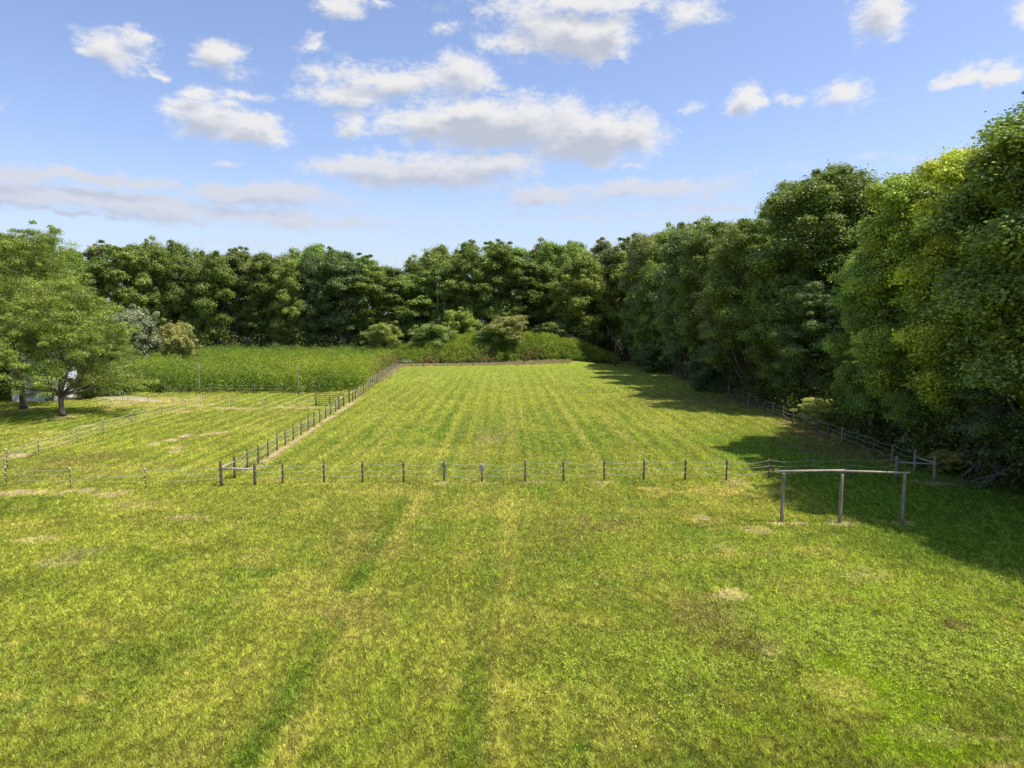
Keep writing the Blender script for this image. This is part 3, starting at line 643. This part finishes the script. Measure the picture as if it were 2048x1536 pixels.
# dead trunks and branches
def snag(px, Y, top, r0, lb, seed):
    r_ = random.Random(seed); H = hgt(top, Y); mb = MB(); pts = [Vector((r_.uniform(-.15, .15) * i, 0, H * i / 6)) for i in range(7)]
    mb.tube(pts, [r0 * (1 - .8 * i / 6) for i in range(7)], 7); e = empty('dead_tree', (XA(px, Y), Y, 0), 0, lb, 'dead tree', 'bare dead trees in the far wood')
    bm_ = M['bark'] if seed == 3 else M['bark_pale']; mb.build('trunk', bm_, e)
    for i in range(3 if seed == 3 else 7):
        mb = MB(); s_ = pts[3 + i % 3]; a = r_.uniform(0, 6.3); l = r_.uniform(.5, 1.6)
        mb.tube([s_, s_ + Vector((math.cos(a) * l * .5, math.sin(a) * l * .5, l * .6)), s_ + Vector((math.cos(a) * l * .7, math.sin(a) * l * .7, l * 1.3))], [.09, .06, .02], 5).build('branch', bm_, e)
snag(876, 173.5, 545, .32, 'thick bare dead trunk standing in the far wood, left of the pair', 1)
snag(886, 173, 575, .25, 'shorter bare dead trunk standing right of the thick one', 2)
snag(1231, 149, 660, .22, 'bare reddish trunk at the far right corner of the paddock', 3)
snag(790, 184, 520, .2, 'spiky dead treetop on the skyline above the golden shrub', 4)
def dead_branch(o, tip, n, seed, lb):
    r_ = random.Random(seed); o = Vector(o); tip = Vector(tip); mb = MB(); e = empty('fallen_branch', o, 0, lb, 'branch')
    D = tip - o; pts = [D * (i / 6) + Vector((r_.uniform(-.15, .15), r_.uniform(-.15, .15), r_.uniform(-.1, .1))) * (i > 0) for i in range(7)]
    mb.tube(pts, [.05 * (1 - i / 7.5) for i in range(7)], 6)
    for i in range(n):
        s_ = pts[1 + i % 5].lerp(pts[2 + i % 5], r_.random()); d_ = D.normalized() * .8 + Vector((r_.uniform(-1, .4), r_.uniform(-.6, .6), r_.uniform(-.7, .5))); l = r_.uniform(.6, 1.9)
        m1 = s_ + d_ * l * .5; m2 = s_ + d_ * l + Vector((0, 0, r_.uniform(-.2, .2)))
        mb.tube([s_, m1, m2], [.018, .013, .006], 4)
        for _ in range(3): mb.tube([m1, m1 + d_ * .3 * l + Vector((r_.uniform(-.4, .4), r_.uniform(-.4, .4), r_.uniform(-.4, .4)))], [.013, .005], 4)
    mb.build('limb', M['bark_grey'], e)
dead_branch((29.8, 42.0, 3.9), (26.6, 40.4, .7), 22, 5, 'lower bare dead limb sweeping to the ground at the right edge')
dead_branch((30.2, 41.6, 5.9), (26.9, 40.8, 3.6), 14, 6, 'upper bare dead limb jutting from the trees at the right edge')
dead_branch((29.5, 39.0, 2.2), (25.9, 39.0, .5), 12, 7, 'short bare branch lying at the shaded foot of the right wood')

# undergrowth along the woods (nobody could count it)
def undergrowth(name, pts, label, leaf, per, hmax, c1, c2, seed, rad=(.7, 1.4)):
    global rs
    rs = np.random.default_rng(seed); C = []
    for (x_, y_, hh) in pts:
        n_ = max(2, int(hh * 2.2))
        for i in range(n_): C.append((x_ + rs.normal() * .8, y_ + rs.normal() * .8, (i + .4) / n_ * hh))
    C = np.array(C); Rad = rad[0] + (rad[1] - rad[0]) * rs.random(len(C))
    P_, Nn, ci = clump_leaves(C, Rad, per, leaf); P_[:, 2] = np.abs(P_[:, 2]); P_[:, 2] += 0
    n_ = len(P_); V_ = leaf_quads(P_, Nn, leaf * (.6 + .8 * rs.random(n_)))
    f = rs.random(len(C))[ci][:, None]; tint = np.array(c1) * (1 - f) + np.array(c2) * f
    me_ = np_mesh(name, V_, 4, None, [('tint', 'FACE', 'FLOAT_COLOR', np.concatenate([tint, np.ones((n_, 1))], 1)), ('var', 'FACE', 'FLOAT', rs.random(n_)), ('tip', 'FACE', 'FLOAT', rs.random(n_))])
    tag(link(name, me_, M['weed']), label, 'undergrowth', kind='stuff')
pts = []
for i in range(460):
    y_ = 26 + 130 * rt.random() ** 1.2; dx = rt.uniform(1.6, 8); pts.append((float(right_x(y_)) + dx + (1.4 if y_ < 44 else 0), y_, rt.uniform(.8, 2.2 + .85 * dx)))
undergrowth('undergrowth', pts, 'dark leafy undergrowth filling the foot of the right wood behind the fence',   .24, 50, 5, DK, (.13, .18, .05), 401)
pts = []
for i in range(330):
    px = rt.uniform(-120, 1330); Y = rt.uniform(169, 176); pts.append((XA(px, Y), Y, rt.uniform(1.5, 6.5)))
undergrowth('undergrowth', pts, 'dark leafy undergrowth along the foot of the far wood', .42, 34, 5, DK, (.14, .18, .06), 402, (1., 1.9))
pts = [(rt.choice([rt.uniform(-78, -63), rt.uniform(-54.5, -51)]), rt.uniform(88, 98), rt.uniform(1, 3.5)) for _ in range(80)]
undergrowth('undergrowth', pts, 'dark leafy undergrowth around the white shed at the left edge', .28, 50, 5, DK, (.14, .21, .06), 403)

# tall weeds -----------------------------------------------------------
def weeds(name, pts, label, seed, leaf=.31):
    """pts: array x, y, h, tone"""
    global rs
    rs = np.random.default_rng(seed); n_ = len(pts); per = 40
    ci = np.repeat(np.arange(n_), per); u = rs.random(n_ * per) ** .62; h = pts[ci, 2] * u
    rr_ = (.10 + .34 * np.sin(np.clip(u, 0, 1) * 2.6)) * (pts[ci, 2] / 3) * np.sqrt(rs.random(n_ * per)) * 1.9
    a = rs.random(n_ * per) * 2 * np.pi; d_ = np.stack([np.cos(a), np.sin(a), np.zeros(len(a))], 1)
    lx = np.interp(u, [0, 1], [0, .25]) * rs.normal(size=n_)[ci] * .5
    P_ = np.stack([pts[ci, 0] + lx, pts[ci, 1], hz(pts[ci, 0], pts[ci, 1]) + h], 1) + d_ * rr_[:, None]
    Nn = d_ * .55 + np.array([0, 0, .6]) + rs.normal(size=(len(a), 3)) * .4
    sz = leaf * (.6 + .8 * rs.random(len(a))) * (1.15 - .5 * u)
    V_ = leaf_quads(P_, Nn, sz, .55)
    tn = pts[ci, 3][:, None]; g1, g2 = np.array([.125, .215, .038]), np.array([.27, .34, .045])
    tint = g1 * (1 - tn) + g2 * tn
    dull = pts[ci, 4][:, None]; tint = tint * (1 - dull) + np.array([.21, .17, .075]) * dull
    me_ = np_mesh(name, V_, 4, None, [('tint', 'FACE', 'FLOAT_COLOR', np.concatenate([tint, np.ones((len(a), 1))], 1)), ('var', 'FACE', 'FLOAT', np.clip(rs.random(n_)[ci] * .75 + rs.random(len(a)) * .35, 0, 1)), ('tip', 'FACE', 'FLOAT', u * .8)])
    tag(link(name, me_, M['weed']), label, 'weeds', kind='stuff')
rs = np.random.default_rng(77)
n = 8500
y = 93.2 + (169 - 93.2) * rs.random(n) ** 1.25; x = -80 + (left_x(y) + 80 - 1.2) * rs.random(n)
front = 94.5 + (x + 45) * -.02 + 1.6 * (vn(x / 2.5, x * 0, 5) - .5) + np.where(x > -26, (x + 26) * .9, 0) + np.where(x < -54, (-54 - x) * .8, 0)
ok = (y > front) & (x > -84 - (y - 95) * .1); x, y = x[ok], y[ok]
edge = np.minimum(1, np.minimum((y - front[ok]) / 3 + .6, (left_x(y) - x) / 4 + .45))
n8 = fbm(x / 6, y / 8, 9, 3); hh = (1.5 + 1.0 * n8 + 2.0 * fbm(x / 1.6, y / 1.6, 119, 2) + .9 * rs.random(len(x)) ** 1.5) * edge
tone = np.clip(ss(n8, .35, .7) * .3 + .4 * np.exp(-((y - 112) / 14) ** 2) * ss(x, -62, -26) + .1 - .3 * ss(y, 135, 165), 0, 1)
dull = np.clip(.55 * np.exp(-((left_x(y) - x - 1.2) / 1.1) ** 2) * ss(y, 108, 116), 0, 1)
weeds('tall_weeds', np.stack([x, y, hh, tone, dull], 1), 'dense field of tall bright green weeds beyond the left paddock', 501)
n = 5200
x = -32 + 56 * rs.random(n); yfar = 149 + (x + 24) / 50 * 7
y = yfar + .8 + (172 - yfar) * rs.random(n) ** 1.15
n8 = fbm(x / 4, y / 4, 19, 3); hh = (1.6 + 2.0 * n8 + 1.0 * rs.random(n)) * np.minimum(1, (y - yfar) / 5 + .28) * (1 - .35 * ss(x, 14, 24))
tone = np.clip(ss(n8, .35, .7) * .4 + .12, 0, 1); dull = np.clip(.9 * (1 - ss(y - yfar, .5, 4)) * ss(vn(x / 3, x * 0, 3), .2, .6) * (1 - ss(x, 4, 10)), 0, 1)
weeds('tall_weeds', np.stack([x, y, hh, tone, dull], 1), 'tall green weeds covering the low mound behind the far fence', 502, .36)
# dry long grass under the far fences
n = 60000
x = np.concatenate([-25 + 38 * rs.random(n // 2), np.zeros(n // 2)]); y = np.concatenate([149 + (x[:n // 2] + 24) / 50 * 7 + rs.normal(size=n // 2) * .55, 110 + 40 * rs.random(n // 2)])
x[n // 2:] = left_x(y[n // 2:]) - .5 + rs.normal(size=n // 2) * .55
h = .25 + .4 * rs.random(n); V = tri_blades(x, y, h, .02 + .03 * rs.random(n), .5, None)
tint = np.array([.58, .48, .26]) * (.7 + .5 * rs.random((n, 1)))
me = np_mesh('dry_grass', V, 3, None, [('tint', 'FACE', 'FLOAT_COLOR', np.concatenate([tint, np.ones((n, 1))], 1)), ('var', 'FACE', 'FLOAT', rs.random(n)), ('tip', 'FACE', 'FLOAT', rs.random(n) * 0)])
tag(link('dry_grass', me, M['grass']), 'strip of dry straw coloured long grass under the far fence', 'grass', kind='stuff')

# ------------------------------------------------------------------ fences
rf = random.Random(21)
def post(parent, x_, y_, h, r=.06, mat='post', name='post', lean=(0, 0)):
    mb = MB(); ln = Vector((lean[0] + rf.uniform(-.015, .015), lean[1] + rf.uniform(-.015, .015), 0)); pts = []; rad = []
    for i in range(5):
        f = i / 4; pts.append(Vector((0, 0, -.05 + (h + .05) * f)) + ln * h * f + Vector((rf.uniform(-.006, .006), rf.uniform(-.006, .006), 0))); rad.append(r * (1.06 - .1 * f + rf.uniform(-.03, .03)))
    pts.append(pts[-1] + Vector((0, 0, .012))); rad.append(r * .82)
    mb.tube(pts, rad, 10); o = mb.build(name, M[mat], parent); px_, py_, pz_ = parent.location
    o.location = (x_ - px_, y_ - py_, float(hz(x_, y_)) - pz_); return o
def line(parent, pts, r, mat, name, sag, seg=8, skip=()):
    """a rope or wire strung from point to point, sagging between"""
    mb = MB(); L0 = Vector(parent.location)
    for i in range(len(pts) - 1):
        if i in skip: continue
        a, b2 = Vector(pts[i]) - L0, Vector(pts[i + 1]) - L0; s_ = sag * rf.uniform(.5, 1.4) * ((b2 - a).length / 2.5)
        mb.tube([a.lerp(b2, k_ / seg) - Vector((0, 0, s_ * 4 * (k_ / seg) * (1 - k_ / seg))) for k_ in range(seg + 1)], r, 5)
    return mb.build(name, M[mat], parent)
def rail(parent, a, b2, r, mat='rail', name='rail'):
    mb = MB(); L0 = Vector(parent.location); a, b2 = Vector(a) - L0, Vector(b2) - L0
    return mb.tube([a, a.lerp(b2, .5) + Vector((0, 0, rf.uniform(-.015, .015))), b2], [r, r * .95, r * .9], 8).build(name, M[mat], parent)
# front rope fence
FX = [(565.6,967,927),(648,965,926),(725,965,923),(807.5,964,923),(888,963,922),(964,963.7,924),(1050.6,962.5,921),(1127,962,920.5),(1208,961.5,920),(1287.5,959.4,918),(1370,959.4,918),(1452.5,960,918),(1537,957,917.5),(1618.5,957,916),(1700.6,956,916)]
A = empty('rope_fence', (*G(443, 971.6), 0), 0, 'wooden post and sagging rope fence crossing the front, braced corner at each end', 'fence')
Pa, Pb, Pc = G(443, 971.6), G(510.5, 969.6), G(470, 956)
post(A, *Pa, 1.48, .085); post(A, *Pb, 1.27, .085); post(A, *Pc, 1.36, .082)
def up(p, z): return (p[0], p[1], z)
rail(A, up(Pa, 1.06), up(Pb, .96), .06); rail(A, up(Pa, 1.08), up(Pc, 1.04), .06)
fw = []
for (px, by, ty) in FX:
    p_ = G(px, by); h = hgt(ty, p_[1]); fw.append((p_, h)); post(A, *p_, h, .058, 'post')
Pd, Pe, Pf_ = G(1792, 957), G(1868, 962), G(1829, 942)
post(A, *Pd, 1.40, .09, 'post_pale'); post(A, *Pe, 1.52, .092, 'post_pale'); post(A, *Pf_, 1.42, .09, 'post_pale')
rail(A, up(Pd, 1.02), up(Pe, 1.05), .05); rail(A, up(Pf_, .95), up(Pe, 1.12), .05)
chain = [(Pb, 1.27)] + fw + [(Pd, 1.38)]
for k_, (fr, nm) in enumerate(((.93, 'rope'), (.66, 'rope'), (.38, 'rope'))):
    line(A, [(p_[0], p_[1] - .06, h * fr + rf.uniform(-.04, .03)) for p_, h in chain], .0105, 'rope', nm, .14)
# rope bundles on posts
def rope_coil(p_, h, n, lb, mat, R0, seed):
    r_ = random.Random(seed); e = empty('rope_coil', (p_[0], p_[1] - .02, h - .08), 0, lb, 'rope'); mb = MB()
    for i in range(n):
        w_, l_ = R0 * r_.uniform(.6, 1.3), r_.uniform(.25, .62); ax = r_.uniform(0, 3.14); ox = r_.uniform(-.06, .06)
        pts = []
        for j in range(15):
            a = 2 * math.pi * j / 14; x0 = math.sin(a) * w_
            pts.append((x0 * math.cos(ax) + ox + r_.uniform(-.015, .015), -.08 + x0 * math.sin(ax) * .6 + r_.uniform(-.02, .02), -l_ / 2 + math.cos(a) * l_ / 2))
        mb.tube(pts, .012, 5)
    for i in range(4): mb.tube([(0, -.08, -.1), (r_.uniform(-.2, .1), -.1, -.05), (r_.uniform(-.32, .2), -.1, r_.uniform(-.35, .0))], .011, 5)
    mb.build('loops', M[mat], e)
rope_coil(fw[5][0], fw[5][1], 13, 'tangled bundle of pale rope hung on a post in the middle of the front fence', 'rope', .14, 1)
rope_coil(fw[4][0], fw[4][1], 4, 'thin dark wire loop hung on the post left of the pale rope bundle', 'wire', .12, 2)
# dividing fence on the left of the field
B = empty('rope_fence', (*FLW[0], 0), 0, 'long wooden post and rope fence dividing the left paddock from the striped field', 'fence')
for i, p_ in enumerate(FLW):
    tall = i == 11; post(B, *p_, 2.0 if tall else 1.27 if i < 13 else 1.4, .055 if i < 13 else .085)
br = FL2; post(B, *br[0], 1.5, .09); post(B, *br[1], 1.6, .07); post(B, *br[2], 1.25, .07)
mb = MB(); mb.tube([(0, 0, 1.34), (0, 0, 1.53)], .094, 10); cp = mb.build('red_cap', M['red'], B); cp.location = Vector((*br[0], 0)) - B.location
rail(B, up(br[0], 1.1), up(br[2], 1.2), .06); rail(B, up(FLW[13], 1.05), up(FLW[14], 1.1), .07)
for fr in (.9, .66, .42): line(B, [up(Pc, 1.36 * fr)] + [up(p_, 1.27 * fr) for p_ in FLW[:14]], .013, 'rope', 'rope', .16)
fp = []; nseg = 24
for i in range(1, nseg + 1):
    f = i / nseg; p_ = (br[2][0] + (FLfar[0] - br[2][0]) * f, br[2][1] + (FLfar[1] - br[2][1]) * f); fp.append(p_); post(B, *p_, 1.3 + rf.uniform(-.05, .08), .07 if i < nseg else .11, 'post_pale' if i % 3 else 'post')
for fr in (.9, .62, .35): line(B, [up(p_, 1.3 * fr) for p_ in [br[2]] + fp], .012, 'wire', 'wire', .05, 3)
# far fence
D_ = empty('rope_fence', (*FLfar, 0), 0, 'wooden post and wire fence along the far end of the field before the weedy mound', 'fence')
fx2 = [(823.5,734),(847,734),(870,733.5),(895,733),(920,732.5),(947,732),(972.6,731.5),(997.8,731),(1024.7,730.5),(1048.7,730.2),(1076,729.8),(1101.8,729.2),(1128,728.8),(1154.5,728.4),(1181,728),(1208,727.7),(1235,727.6),(1262,727.5)]
fpw = [G(*q_) for q_ in fx2]
for i, p_ in enumerate(fpw): post(D_, *p_, 1.55 if i in (0, 17) else 1.35, .11 if i in (0, 17) else .065, 'post' if i % 2 else 'post_pale')
rail(D_, up(FLfar, 1.2), up(fpw[0], 1.2), .09)
for fr in (.9, .6, .32): line(D_, [up(p_, 1.33 * fr) for p_ in [FLfar] + fpw], .006, 'wire', 'wire', .08, 4)
# right fence
E_ = empty('rope_fence', (*RW[1], 0), 0, 'long wooden post and rope fence running along the edge of the right wood', 'fence')
rwp = list(RW[2:]); last = rwp[-1]
for i in range(1, 21):
    y_ = last[1] + (RFAR[1] - last[1]) * i / 21; rwp.append((float(right_x(y_)), y_))
for i, p_ in enumerate(rwp): post(E_, *p_, 1.32 + rf.uniform(-.08, .1), .06, 'post' if i % 3 else 'post_pale', lean=(rf.uniform(-.03, .03), 0))
for fr in (.95, .68, .38): line(E_, [up(p_, 1.32 * fr) for p_ in [Pf_] + rwp], .009, 'rope', 'rope', .13, 6)

# steel stake fences, left paddock
def tpost(parent, x_, y_, h, white=False, lean=(0, 0)):
    mb = MB(); mb.box((0, 0, h / 2 - .02), (.05, .012, h + .04)); mb.box((0, -.016, h / 2 - .02), (.012, .022, h + .04))
    for k_ in range(8): mb.box((0, -.03, .1 + k_ * (h - .15) / 8), (.02, .008, .02))
    o = mb.build('stake', M['white'] if white else M['tpost'], parent, False); o.location = Vector((x_, y_, 0)) - parent.location; o.rotation_euler = (lean[1], lean[0], 0)
    mb = MB(); mb.tube([(0, 0, h - .07), (0, 0, h + .045)], .034, 8); c2 = mb.build('cap', M['white'], o)
    mb = MB()
    for fr in (.72, .47, .2): mb.box((0, -.045, h * fr), (.06, .05, .045))
    mb.build('insulator', M['white'], o); return o
def stake_fence(pts, label, hs=1.2, white=(), leans={}, extra0=None, extra1=None, r=.0085, gap=()):
    w_ = [G(px, by) for px, by in pts]; e = empty('stake_fence', (*w_[0], 0), 0, label, 'fence')
    for i, p_ in enumerate(w_): tpost(e, *p_, hs, i in white, leans.get(i, (0, 0)))
    ch = ([extra0] if extra0 else []) + w_ + ([extra1] if extra1 else [])
    for fr in (.9, .66, .38) if hs < 1.3 else (.9, .6, .3):
        line(e, [(p_[0], p_[1] - .05, hs * fr) for p_ in ch], r, 'rope', 'rope', .03, 4, gap)
    return e
stake_fence([(13,974),(141,976.5),(291.5,978)], 'front line of green steel stakes and thin cord, left of the braced corner', 1.2, extra0=G(-120, 972), extra1=Pa)
stake_fence([(-52,962),(14.5,934.5),(77.6,911),(155,886),(206.7,867.5),(263,851),(323,835.5),(371,821.4),(403.6,810.6)], 'side line of green steel stakes and cord receding past the feathery trees', 1.2, white=(8,), r=.013)
stake_fence([(458.6,813.7),(530,817),(594,817.8)], 'back line of stakes and cord between the white stake and the metal gate', 1.18, white=(0,), extra0=G(403.6,810.6), extra1=G(633,812))
stake_fence([(185,796),(245.4,802),(295,805.5),(346,808)], 'short line of leaning stakes beside the gravel, one tilted at its right end', 1.2, leans={3: (-.14, 0)}, extra1=G(403.6, 810.6))
we = stake_fence([(330,787),(425,787),(510,788),(566,788.5),(640,790)], 'low wire fence with dark stakes in front of the tall weeds', 1.3)

# metal gate
ga, gb = Vector((*G(633, 812), 0)), Vector((*G(687, 812), 0)); e = empty('metal_gate', ga, 0, 'grey-green tubular metal gate standing beside the dividing fence', 'gate')
ln = gb - ga; mb = MB(); hgate = 1.42
mb.tube([(0, 0, .12), (0, 0, hgate), tuple(ln + Vector((0, 0, hgate))), tuple(ln + Vector((0, 0, .12))), (0, 0, .12)], .04, 8)
mb.build('gate_frame', M['gate'], e)
for z_ in (.32, .52, .74, .98, 1.2): MB().tube([(0, 0, z_), tuple(ln + Vector((0, 0, z_)))], .03, 6).build('bar', M['gate'], e)
for f in (.5,): MB().tube([tuple(ln * f + Vector((0, .01, .12))), tuple(ln * f + Vector((0, .01, hgate)))], .022, 6).build('upright', M['gate'], e)
post(e, ga.x - .1, ga.y, 1.35, .06)

# wooden poles
for (px, by, ty, lb) in ((399,788,727,'left of two thin wooden poles standing in the weed field edge'),(597,790,727,'right of two thin wooden poles standing in the weed field edge')):
    p_ = G(px, by); e = empty('wooden_pole', (*p_, 0), 0, lb, 'pole', 'thin wooden poles at the weed field'); h = hgt(ty, p_[1]); post(e, *p_, h, .085, 'post_pale', 'shaft')
    for z_ in (.35, .62): MB().tube([(-.09, -.06, h * z_), (.0, -.12, h * z_), (.09, -.06, h * z_)], .012, 5).build('staple', M['wire'], e)

# log frame in the lawn (three posts, two rails butted on the middle one)
H0, H1, H2 = G(1563, 1044), G(1679, 1045.5), G(1804, 1046.5)
e = empty('log_frame', (*H1, 0), 0, 'tall weathered timber frame of three posts and a long top pole on the right lawn', 'timber frame')
for p_, dx in ((H0, .03), (H1, .02), (H2, .02)): post(e, *p_, 2.40, .078, 'post_pale', lean=(0, 0))
def at_row(px, py, Y): return (XA2(px, py, Y), Y, hgt(py, Y))
def XA2(px, py, Y): r_ = ray(px, py); return r_.x / r_.y * Y
Yb = H1[1]
rail(e, at_row(1549, 943, Yb), at_row(1690, 940.5, Yb), .052, 'barn_beam', 'top_rail'); rail(e, at_row(1672, 941.5, Yb + .03), at_row(1820, 946, Yb + .03), .052, 'barn_beam', 'top_rail')

# ------------------------------------------------------------------ white shed behind the left trees
e = empty('shed', (-58.2, 87, 0), R(12), 'white shed glimpsed between the two feathery trees at the left', 'shed')
mb = MB(); mb.box((0, 0, 1.9), (5, 6, 3.8)); w_ = mb.build('wall', M['siding'], e, False)
mb = MB(); b0 = len(mb.v)
for xx in (-2.8, 2.8):
    for (yy, zz2) in ((-3.4, 3.7), (0, 5.6), (3.4, 3.7), (3.4, 3.85), (0, 5.77), (-3.4, 3.85)): mb.v.append(Vector((xx, yy, zz2)))
mb.f += [(0, 1, 2, 3, 4, 5)[::-1], (6, 7, 8, 9, 10, 11)]
for i in range(6): j = (i + 1) % 6; mb.f.append((i, j, j + 6, i + 6))
mb.build('roof', M['shingle'], e, False)
MB().box((1.5, -3.03, 1.05), (1.0, .06, 2.1)).build('door', M['gate'], e, False)
for xx in (-1.5,):
    f_ = MB().box((xx, -3.03, 1.8), (1.1, .08, 1.0)).build('window', M['white'], e, False); MB().box((xx, -3.08, 1.8), (.95, .03, .85)).build('pane', M['glass'], f_, False)
